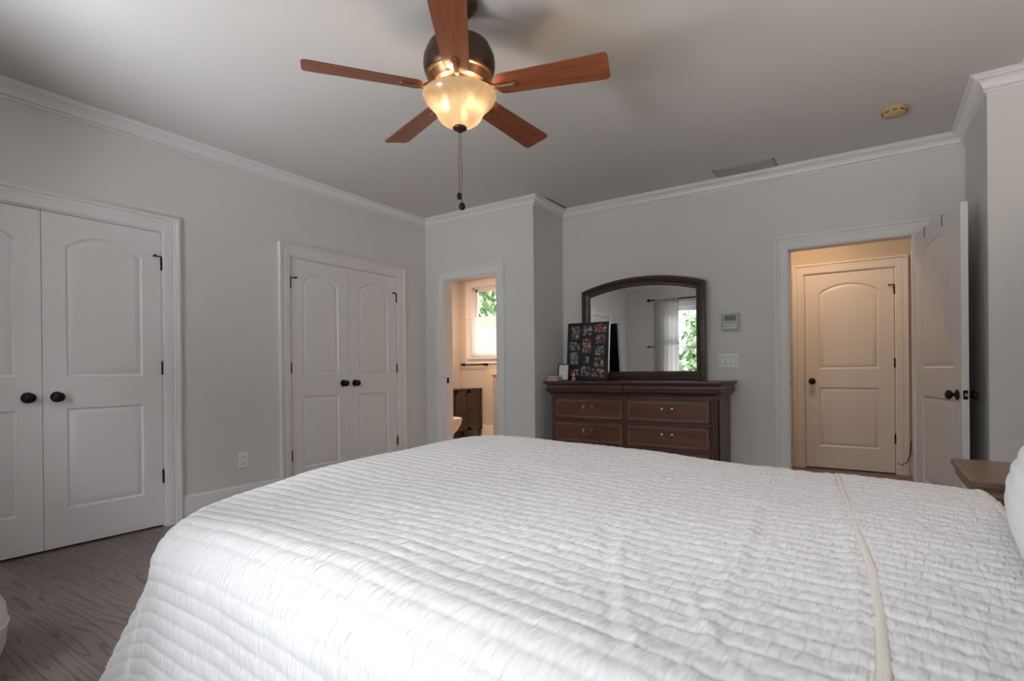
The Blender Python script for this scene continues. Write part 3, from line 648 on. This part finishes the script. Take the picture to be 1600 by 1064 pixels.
t = thing('perfume_bottle', 'tiny amber perfume bottle beside the small white framed picture', 'bottle', (1.722, 4.59, .956))
MB().lathe([(0, 0), (.018, 0), (.022, .006), (.023, .022), (.018, .034), (.008, .040), (.008, .046), (0, .046)], None, 20, False).build('body', M['perfume'], t, smooth=50)
MB().lathe([(0, .046), (.010, .046), (.014, .056), (.012, .068), (.005, .074), (0, .075)], None, 16, False).build('cap', M['cap'], t, smooth=50)

# wall plates
t = thing('security_keypad', 'grey security keypad on the wall right of the mirror', 'keypad', (3.066, YB, 1.467))
MB().box(-.076, .076, -.026, 0, -.076, .076, .006).build('body', M['grey'], t); MB().box(-.046, .046, -.028, -.025, .012, .056).build('screen', M['lcd'], t)
for i in range(2):
    for j in range(5): MB().box(-.052 + j * .022, -.036 + j * .022, -.030, -.025, -.056 + i * .022, -.043 + i * .022).build('key', M['plastic'], t)
t = thing('light_switch', 'white three gang rocker switch plate below the keypad', 'light switch', (3.045, YB, 1.130))
MB().box(-.086, .086, -.006, 0, -.060, .060, .003).build('plate', M['plastic'], t)
for j in range(3):
    x = -.047 + j * .047; up = -1 if j == 1 else 1
    MB().box(x - .0195, x + .0195, -.0072, -.005, -.037, .037).build('rocker_gap_shade', M['grey'], t)  # grey rim behind each rocker, shade of the gap put into colour
    MB().add([(x - .0165, -.006, -.034), (x + .0165, -.006, -.034), (x + .0165, -.006, .034), (x - .0165, -.006, .034), (x - .0165, -.0085 - .004 * (up > 0), -.033), (x + .0165, -.0085 - .004 * (up > 0), -.033), (x + .0165, -.0085 - .004 * (up < 0), .033), (x - .0165, -.0085 - .004 * (up < 0), .033)], [(4, 5, 6, 7), (0, 1, 5, 4), (1, 2, 6, 5), (2, 3, 7, 6), (3, 0, 4, 7)]).build('rocker', M['plastic'], t)
t = thing('wall_outlet', 'white outlet plate on the left wall between the closets', 'outlet', (0, 2.306, .379))
MB().box(0, .006, -.038, .038, -.062, .062, .003).build('plate', M['plastic'], t)
for s in (-1, 1):
    q = MB().box(.004, .0085, -.0165, .0165, s * .026 - .014, s * .026 + .014, .003).build('socket', M['plastic'], t)
    MB().box(.008, .0088, -.008, -.005, s * .026 - .004, s * .026 + .006).box(.008, .0088, .005, .008, s * .026 - .004, s * .026 + .005).build('slots', M['dark'], q)

# cable at the hallway door
tag(MB().tube([(4.30, YH - .034, .115), (4.335, YH - .034, .10), (4.368, YH - .034, .125), (4.39, YH - .034, .18), (4.402, YH - .034, .25), (4.407, YH - .034, .34)], .004, 8).build('cable', M['cord'], smooth=60), 'thin brown cable looping up the wall beside the hallway door', 'cable')

# ------------------------------------------------------------------ bed
BED = (3.4, 1.4); BROT = math.radians(-7)     # the bed stands slightly askew; local x runs to the head
t = thing('bed', 'queen bed under the white quilt, its dark headboard beyond the frame', 'bed', (*BED, 0), BROT)
BX0, BX1, BY0, BY1 = -.90, 1.30, -.76, .56
MB().box(BX0 + .02, BX1, BY0 + .03, BY1 - .03, .14, .36, .02).build('box_base', M['sheet'], t)
MB().box(BX0, BX1, BY0, BY1, .36, .595, .09).build('mattress', M['sheet'], t, smooth=40)
for sx in (BX0 + .1, BX1 - .1):
    for sy in (BY0 + .1, BY1 - .1): MB().lathe([(0, 0), (.022, 0), (.032, .14), (0, .14)], T(sx, sy, 0), 14, False).build('leg', M['woodv'], t)
MB().box(BX1 + .005, BX1 + .06, -.86, .70, .0, 1.15, .012).build('headboard', M['woodv'], t)
sh = MB().box(.55, BX1 - .01, BY0 + .01, BY1 - .005, .5951, .69, .03).build('fitted_sheet', M['sheet'], smooth=40); sh.location = (*BED, 0); sh.rotation_euler = (0, 0, BROT)
tag(sh, 'ivory sheet showing between the quilt edge and the pillow', 'sheet')

def vnoise(x, y, seed):
    q = np.random.default_rng(seed); tab = q.random((64, 64)); xi = np.floor(x).astype(int); yi = np.floor(y).astype(int); fx = x - xi; fy = y - yi
    fx = fx * fx * (3 - 2 * fx); fy = fy * fy * (3 - 2 * fy); a = tab[xi % 64, yi % 64]; b = tab[(xi + 1) % 64, yi % 64]; c = tab[xi % 64, (yi + 1) % 64]; d = tab[(xi + 1) % 64, (yi + 1) % 64]
    return (a * (1 - fx) + b * fx) * (1 - fy) + (c * (1 - fx) + d * fx) * fy
def mesh_grid(name, P, m, parent=None):
    ny, nx = P.shape[:2]; idx = np.arange(ny * nx).reshape(ny, nx); f = np.stack([idx[:-1, :-1], idx[:-1, 1:], idx[1:, 1:], idx[1:, :-1]], -1).reshape(-1, 4)
    me = bpy.data.meshes.new(name); me.vertices.add(ny * nx); me.vertices.foreach_set('co', P.reshape(-1).astype(np.float32)); me.loops.add(f.size); me.polygons.add(len(f))
    me.loops.foreach_set('vertex_index', f.reshape(-1).astype(np.int32)); me.polygons.foreach_set('loop_start', np.arange(0, f.size, 4, dtype=np.int32)); me.polygons.foreach_set('use_smooth', np.ones(len(f), bool))
    me.update(calc_edges=True); me.validate(); me.materials.append(m); o_ = bpy.data.objects.new(name, me); C.objects.link(o_)
    if parent: o_.parent = parent
    return o_
QX0, QX1, QY0, QY1, QZ = -.92, .858, -.74, .52, .72     # flat top of the quilt inside its rolled edges
RR = .135
def fold_x(y): return np.interp(y, [-.95, -.6, -.45, -.27, .12, .62, .8], [.80, .775, .755, .725, .635, .52, .50])
RC = .20                                       # rounded plan corners at the foot
def quilt_base(p, q):
    dx = np.clip(QX0 - p, 0, None); dn_ = np.clip(QY0 - q, 0, None); df = np.clip(q - QY1, 0, None); dy = dn_ + df
    ex = QX0 + RC - p; ey = np.maximum(QY0 + RC - q, q - (QY1 - RC)); sy = np.where(q < 0, -1., 1.)
    cor = (ex > 0) & (ey > 0); h = np.sqrt(ex * ex + ey * ey) + 1e-9
    d = np.where(cor, np.clip(h - RC, 0, None), dx + dy) + 1e-9
    ux = np.where(cor, -ex / h, -1. * (dx > 0)); uy = np.where(cor, sy * ey / h, (df > 0) * 1. - (dn_ > 0) * 1.)
    bx = np.where(cor & (h > RC), QX0 + RC + ux * RC, np.where(cor, p, np.clip(p, QX0, None)))
    by = np.where(cor & (h > RC), np.where(q < 0, QY0 + RC, QY1 - RC) + uy * RC, np.where(cor, q, np.clip(q, QY0, QY1)))
    ang = np.minimum(d / RR, PI / 2); hang = np.clip(d - RR * PI / 2, 0, None)
    phi = np.arctan2(ey, ex + 1e-9); cx, cy = bx, by
    corner = np.exp(-np.abs(phi - .95) / .35) * cor * np.clip(np.minimum(phi, PI / 2 - phi) / .25, 0, 1)
    fl = .08 + .34 * corner
    rad = RR * np.sin(ang) + hang * fl; z = QZ - RR * (1 - np.cos(ang)) - hang * np.sqrt(1 - fl * fl)
    # gentle waves of the hanging cloth
    rad = rad + np.clip(hang, 0, .4) * .07 * np.sin(q * 9 + 1) * (dx > 0) * (dy <= 0) + np.clip(hang, 0, .4) * .05 * np.sin(p * 8) * (dy > 0) * (dx <= 0)
    top = np.clip(1 - d / .25, 0, 1)
    # soft heaps: a thicker far foot corner, slight sag of the near side
    z = z + .024 * np.exp(-((p + .75) / .42) ** 2 - ((q - .45) / .45) ** 2) + .016 * np.exp(-((p + .15) / .45) ** 2 - ((q - .55) / .35) ** 2) + .010 * np.exp(-((q - .55) / .35) ** 2) + .012 * np.exp(-((p + .95) / .25) ** 2 - ((q + .25) / .3) ** 2)
    z = z - .070 * np.exp(-((np.clip(p, -1.0, None) + 1.0) / .55) ** 2 - ((np.clip(q, -.8, None) + .8) / .55) ** 2)
    z = z - .008 * np.exp(-((p - .9) / .12) ** 2)
    return np.stack([cx + ux * rad, cy + uy * rad, z], -1)
def head_shift(q): return .105 * np.clip((.60 - q) / .55, 0, 1)
def quilt():
    p = np.arange(QX0 - .64, QX1, .0052); q = np.arange(QY0 - .64, QY1 + .56, .0041)
    Pg, Qg = np.meshgrid(p, q); Pg = Pg + np.clip((Pg - .4) / (QX1 - .4), 0, 1) * head_shift(Qg); B0 = quilt_base(Pg, Qg); e = 1e-3
    tx = quilt_base(Pg + e, Qg) - quilt_base(Pg - e, Qg); ty = quilt_base(Pg, Qg + e) - quilt_base(Pg, Qg - e)
    N = np.cross(tx, ty); N /= np.linalg.norm(N, axis=-1, keepdims=True) + 1e-12
    w = .038; bend = Qg + .008 * (vnoise(Pg * 5, Qg * 4, 1) - .5) * 2
    ch = np.floor(bend / w); s = np.abs(np.sin(PI * bend / w))
    fade = np.clip((Pg + 1.0) / .9, .2, 1) * np.clip((Qg + .95) / .3, .4, 1)
    puck = np.abs(2 * vnoise(Pg / .0145 + ch * 7.3, bend / .030 + ch * .31, 2) - 1); puck2 = vnoise(Pg / .026 + ch * 3.7, bend / .055, 3)
    ripple = vnoise(Pg / .0105 + ch * 5.1, bend / .12, 6)
    hgt = .0062 * s ** .32 * (1 - fade * (.50 * puck + .20 * puck2) - .22 * ripple)
    hgt += .007 * (vnoise(Pg * 4.5, Qg * 3.0, 4) - .5) + .004 * (vnoise(Pg * 11, Qg * 9, 5) - .5)
    onm = np.clip((Pg - QX0 + .1) / .2, 0, 1) * np.clip((Qg - QY0 + .15) / .2, 0, 1)
    def crease(pts, amp, wd, sgn=1):
        xs = np.interp(Qg, [b for a, b in pts], [a for a, b in pts]); m = np.clip((Qg - pts[0][1]) / .12, 0, 1) * np.clip((pts[-1][1] - Qg) / .12, 0, 1)
        return amp * np.exp(-((Pg - xs) / wd) ** 2) * m
    soft = .4 + vnoise(Pg * 22, Qg * 13, 31)
    hgt += soft * crease([(.615, -.80), (.60, -.66), (.57, -.51), (.52, -.25), (.43, .18), (.40, .4)], .0036, .010) - soft * crease([(.640, -.80), (.625, -.66), (.595, -.51), (.545, -.25), (.455, .18), (.425, .4)], .0030, .009)
    hgt += soft * crease([(.59, -.80), (.53, -.71), (.46, -.61), (.38, -.48), (.30, -.30)], .0032, .009) - soft * crease([(.56, -.80), (.50, -.71), (.43, -.61), (.35, -.48), (.27, -.30)], .0026, .008)
    hgt += soft * crease([(.70, -.76), (.66, -.71), (.56, -.59), (.49, -.45)], .0030, .009) + soft * crease([(.29, -.48), (.21, -.2), (.10, .2), (.05, .35)], .0022, .012)
    hgt += .006 * np.exp(-((Pg + .30) / .16) ** 2 - ((Qg - .12) / .07) ** 2)
    f = Pg - fold_x(Qg)
    hgt += .005 / (1 + np.exp(-f / .004)) + .004 * np.exp(-((f + .022) / .010) ** 2)
    P = B0 + N * hgt[..., None]
    qo = mesh_grid('quilt', P, M['quilt']); qo.location = (*BED, 0); qo.rotation_euler = (0, 0, BROT); tag(qo, 'white channel stitched quilt spread over the whole bed', 'quilt')
    md = qo.modifiers.new('thickness', 'SOLIDIFY'); md.thickness = .008; md.offset = -1
    # ivory edging along the fold, and along the head end
    def strip(off, wd, h, name, q0=QY0 - .3, q1=QY1 + .3, fx=fold_x):
        qq = np.arange(q0, q1, .01); uu = np.linspace(-.5, .5, 7); U2, Q2 = np.meshgrid(uu, qq); x = fx(Q2) + off + U2 * wd * (.85 + .3 * vnoise(Q2 * 6, Q2 * 0 + off * 9, 8))
        b = quilt_base(x, Q2); a1 = quilt_base(x + e, Q2) - quilt_base(x - e, Q2); a2 = quilt_base(x, Q2 + e) - quilt_base(x, Q2 - e); n = np.cross(a1, a2); n /= np.linalg.norm(n, axis=-1, keepdims=True)
        hh = h - .006 * (2 * np.abs(U2)) ** 4 + .002 * (vnoise(Q2 * 14, U2 * 2, 9) - .5)
        s_ = mesh_grid(name, b + n * hh[..., None], M['beige'], qo); s_['label'] = 'ivory edging strip'
        s_.modifiers.new('thickness', 'SOLIDIFY').thickness = .004
    strip(.0, .016, .0090, 'edging', QY0 - .3, QY1 + .2)
    strip(0, .020, .0130, 'edging', QY0 - .1, QY1 + .12, fx=lambda y: QX1 - .012 + head_shift(y))
quilt()
def pillow():
    t = thing('pillow', 'white quilted pillow with grey piping at the head of the bed', 'pillow', (BED[0] + 1.088 * math.cos(BROT) - .035 * math.sin(BROT), BED[1] + 1.088 * math.sin(BROT) + .035 * math.cos(BROT), .735), BROT)
    n = 90; u = np.linspace(-1, 1, n); Ug, Vg = np.meshgrid(u, u); hw, hh, T_ = .375, .28, .10
    def half(sg):
        prof = np.clip((1 - np.abs(Ug) ** 2.6), 0, 1) ** .55 * np.clip((1 - np.abs(Vg) ** 2.6), 0, 1) ** .55
        pinch = 1 - .07 * (Ug ** 2) * (1 - Vg ** 2) * 0 - .05 * (1 - np.abs(Ug)) * 0
        q = Vg * hh; s = np.abs(np.sin(PI * q / .03)); pk = vnoise((Ug * hw + 3) / .02 + np.floor(q / .03) * 5, np.floor(q / .03) + 40, 21)
        h = T_ * prof + .006 * s ** .6 * (1 - .4 * pk) * np.clip(prof * 4, 0, 1)
        return np.stack([Ug * hw * (1 - .10 * Vg ** 4), sg * h, q * (1 - .06 * Ug ** 4)], -1)
    tilt = Matrix.Rotation(math.radians(90), 4, 'Z')
    Mx = T(0, 0, .225) @ RY(math.radians(38)) @ RZ(math.radians(-90))
    def xf(P): 
        A = np.array(Mx); return P @ A[:3, :3].T + A[:3, 3]
    mesh_grid('cover', xf(half(-1)), M['pillow'], t); mesh_grid('back_cover', xf(half(1)), M['pillow'], t)
    per = []
    for a, b in [((-1, -1), (1, -1)), ((1, -1), (1, 1)), ((1, 1), (-1, 1)), ((-1, 1), (-1, -1))]:
        for i in range(12): f = i / 12; uu = a[0] + (b[0] - a[0]) * f; vv = a[1] + (b[1] - a[1]) * f; per.append((hw * uu * (1 - .10 * vv ** 4), 0, hh * vv * (1 - .06 * uu ** 4)))
    per.append(per[0]); pts = [tuple(Mx @ Vector(p)) for p in per]
    MB().tube(pts, .005, 8).build('piping', M['piping'], t, smooth=60)
pillow()
# nightstand beyond the bed
def nightstand():
    x0, x1, y0, y1, zt = 4.385, 4.845, 2.20, 2.63, .70
    t = thing('nightstand', 'brown wooden nightstand with moulded edge between bed and wall jog', 'nightstand', (4.6, 2.42, 0)); lx, ly = -4.6, -2.42
    MB().box(x0 + lx, x1 + lx, y0 + ly, y1 + ly, .10, zt - .05).build('carcass', M['night'], t)
    for a in (x0 + .03, x1 - .03):
        for b in (y0 + .03, y1 - .03): MB().box(a - .025 + lx, a + .025 + lx, b - .025 + ly, b + .025 + ly, 0, .10, .004).build('foot', M['night'], t)
    prof = [(.0, -.085), (.008, -.085), (.012, -.072), (.030, -.058), (.034, -.044), (.026, -.034), (.030, -.022), (.0, -.022)]
    path = [(x1 + lx, y0 + ly), (x0 + lx, y0 + ly), (x0 + lx, y1 + ly), (x1 + lx, y1 + ly)]
    moulding(path, [(d, zt + zz) for d, zz in prof], False).build('cornice', M['night'], t, smooth=40)
    MB().box(x0 - .045 + lx, x1 + lx, y0 - .035 + ly, y1 + .035 + ly, zt - .022, zt, .004).build('top', M['night'], t)
    for z0, z1 in ((.12, .34), (.36, .60)):
        d = MB().box(x0 - .012 + lx, x0 + .01 + lx, y0 + .03 + ly, y1 - .03 + ly, z0, z1, .004).build('drawer', M['night'], t)
        bail(0, 0, 0, .085).xf(T(x0 - .012 + lx, (y0 + y1) / 2 + ly, (z0 + z1) / 2) @ RZ(-PI / 2)).build('handle', M['chrome'], d, smooth=50)
nightstand()
def added_table_lamp():  # unseen lamp added on the nightstand for warm fill from the right
    t = thing('added_table_lamp', 'added unseen table lamp, lit for warm fill, with a white drum shade on the nightstand', 'lamp', (4.725, 2.42, .70))
    MB().lathe([(0, 0), (.075, 0), (.077, .012), (.05, .022), (.03, .04), (.05, .09), (.062, .15), (.045, .21), (.016, .25), (.010, .29), (0, .29)], None, 28, False).build('base', M['bronze2'], t, smooth=45)
    MB().lathe([(.092, .30), (.115, .30), (.115, .302), (.10, .52), (.098, .52), (.113, .302)], None, 36, False).build('lamp_shade', M['shade'], t, smooth=60)
    MB().lathe([(0, .30), (.012, .30), (.014, .34), (.028, .38), (.030, .41), (.018, .44), (0, .445)], None, 18, False).build('bulb', glow('lit_lamp_bulb', (1, .82, .6), 8), t, smooth=60)
    point('added_lamp_fill', (4.725, 2.42, 1.17), 17, (1, .80, .62), .03)
added_table_lamp()
# white pouf just entering the frame at the left
t = thing('pouf', 'white rounded upholstered pouf peeking in at the left photo edge', 'pouf', (1.325, .365, 0))
MB().lathe([(0, 0), (.20, 0), (.235, .02), (.25, .07), (.255, .14), (.25, .2), (.225, .25), (.17, .275), (0, .285)], None, 40, False).build('cushion', M['white'], t, smooth=60)
MB().lathe([(.252, .135), (.259, .14), (.252, .145)], None, 40, False).build('piping', M['white'], t, smooth=60)

# ------------------------------------------------------------------ bathroom things
t = thing('bathroom_cabinet', 'low dark brown two door cabinet on feet under the bathroom window', 'cabinet', (-1.38, 6.635, 0))
hx, hy, zt = .205, .335, .785
MB().box(-hx, hx - .018, -hy, hy, .13, zt - .02).build('body', M['esp'], t); MB().box(-hx, hx + .006, -hy - .006, hy + .006, zt - .02, zt, .003).build('top', M['esp'], t)
for s in (-1, 1):
    d = MB(); y0, y1 = (-hy + .004, -.002) if s < 0 else (.002, hy - .004)
    for a, b, c, e in ((y0, y0 + .045, .135, zt - .026), (y1 - .045, y1, .135, zt - .026), (y0, y1, .135, .18), (y0, y1, zt - .07, zt - .026)): d.box(hx - .018, hx, a, b, c, e)
    d.box(hx - .018, hx - .008, y0, y1, .135, zt - .026); dd = d.build('door', M['esp'], t)
    MB().lathe([(0, 0), (.007, 0), (.006, .010), (.012, .016), (.012, .022), (0, .026)], T(hx, s * .026, .47) @ RY(PI / 2), 14, False).build('knob', M['bronze'], dd, smooth=40)
    for sx in (-1, 1):
        MB().lathe([(0, 0), (.013, 0), (.024, .132), (0, .132)], T(sx * (hx - .03), s * (hy - .04), 0), 10, False).build('leg', M['esp'], t)
t = thing('toilet', 'white toilet with its bowl front peeking past the left door jamb', 'toilet', (-.71, 5.62, 0)); t.scale = (1, 1, 1)
def oval(rx0, rx1, ry, z, n=36, cx=0):
    return [((rx0 if math.cos(2 * PI * i / n) > 0 else rx1) * math.cos(2 * PI * i / n) + cx, ry * math.sin(2 * PI * i / n), z) for i in range(n)]
def loft(rings, mb=None):
    mb = mb or MB(); n = len(rings[0]); fs = []
    for k in range(len(rings) - 1):
        for i in range(n): fs.append((k * n + i, k * n + (i + 1) % n, (k + 1) * n + (i + 1) % n, (k + 1) * n + i))
    fs += [tuple(range(n))[::-1], tuple((len(rings) - 1) * n + i for i in range(n))]
    return mb.add([v for r in rings for v in r], fs)
def toilet():
    loft([oval(.16, .22, .11, 0, cx=-.16), oval(.15, .2, .10, .06, cx=-.16), oval(.15, .2, .10, .16, cx=-.15), oval(.24, .22, .16, .26, cx=-.13), oval(.29, .24, .185, .34, cx=-.13), oval(.30, .24, .19, .385, cx=-.13)]).build('bowl', M['porcelain'], t, smooth=60)
    loft([oval(.305, .24, .195, .386, cx=-.13), oval(.312, .24, .20, .395, cx=-.13), oval(.305, .24, .195, .404, cx=-.13)]).build('seat', M['porcelain'], t, smooth=60)
    loft([oval(.30, .24, .19, .405, cx=-.13), oval(.308, .24, .197, .418, cx=-.13), oval(.28, .22, .18, .428, cx=-.13)]).build('lid', M['porcelain'], t, smooth=60)
    k = MB().box(-.58, -.37, -.22, .22, .36, .74, .02).build('tank', M['porcelain'], t, smooth=30); MB().box(-.59, -.36, -.23, .23, .74, .775, .01).build('tank_lid', M['porcelain'], t, smooth=30)
toilet()
t = thing('towel_bar', 'dark towel bar on the wall below the bathroom window', 'towel bar', (-1.33, YBB, 1.17))
MB().tube([(-.25, -.06, 0), (.25, -.06, 0)], .009, 10).build('bar', M['bronze'], t, smooth=50)
for s in (-1, 1): MB().lathe([(0, 0), (.028, 0), (.028, .008), (.012, .014), (.012, .048), (.019, .055), (.019, .068), (0, .072)], T(s * .235, 0, 0) @ RX(PI / 2), 16, False).build('post', M['bronze'], t, smooth=40)
t = thing('vanity', 'bathroom vanity with beige stone top at the right of the doorway view', 'vanity', (.13, 6.66, 0)); 
MB().box(-.66, .75, -.28, .318, .09, 1.0).build('body', M['vgrey'], t); MB().box(-.70, .78, -.31, .32, 1.0, 1.075, .006).build('countertop', M['counter'], t); MB().box(-.62, .72, -.24, .318, 0, .09).build('toe_kick', M['esp'], t)
for i in range(3):
    x = -.63 + i * .46; d = MB().box(x, x + .44, -.30, -.28, .12, .72, .004).build('door', M['vgrey'], t); MB().lathe([(0, 0), (.006, 0), (.012, .016), (0, .024)], T(x + .40, -.30, .62) @ RX(PI / 2), 12, False).build('knob', M['bronze'], d)
    d = MB().box(x, x + .44, -.30, -.28, .75, .96, .004).build('drawer', M['vgrey'], t); MB().lathe([(0, 0), (.006, 0), (.012, .016), (0, .024)], T(x + .22, -.30, .86) @ RX(PI / 2), 12, False).build('knob', M['bronze'], d)
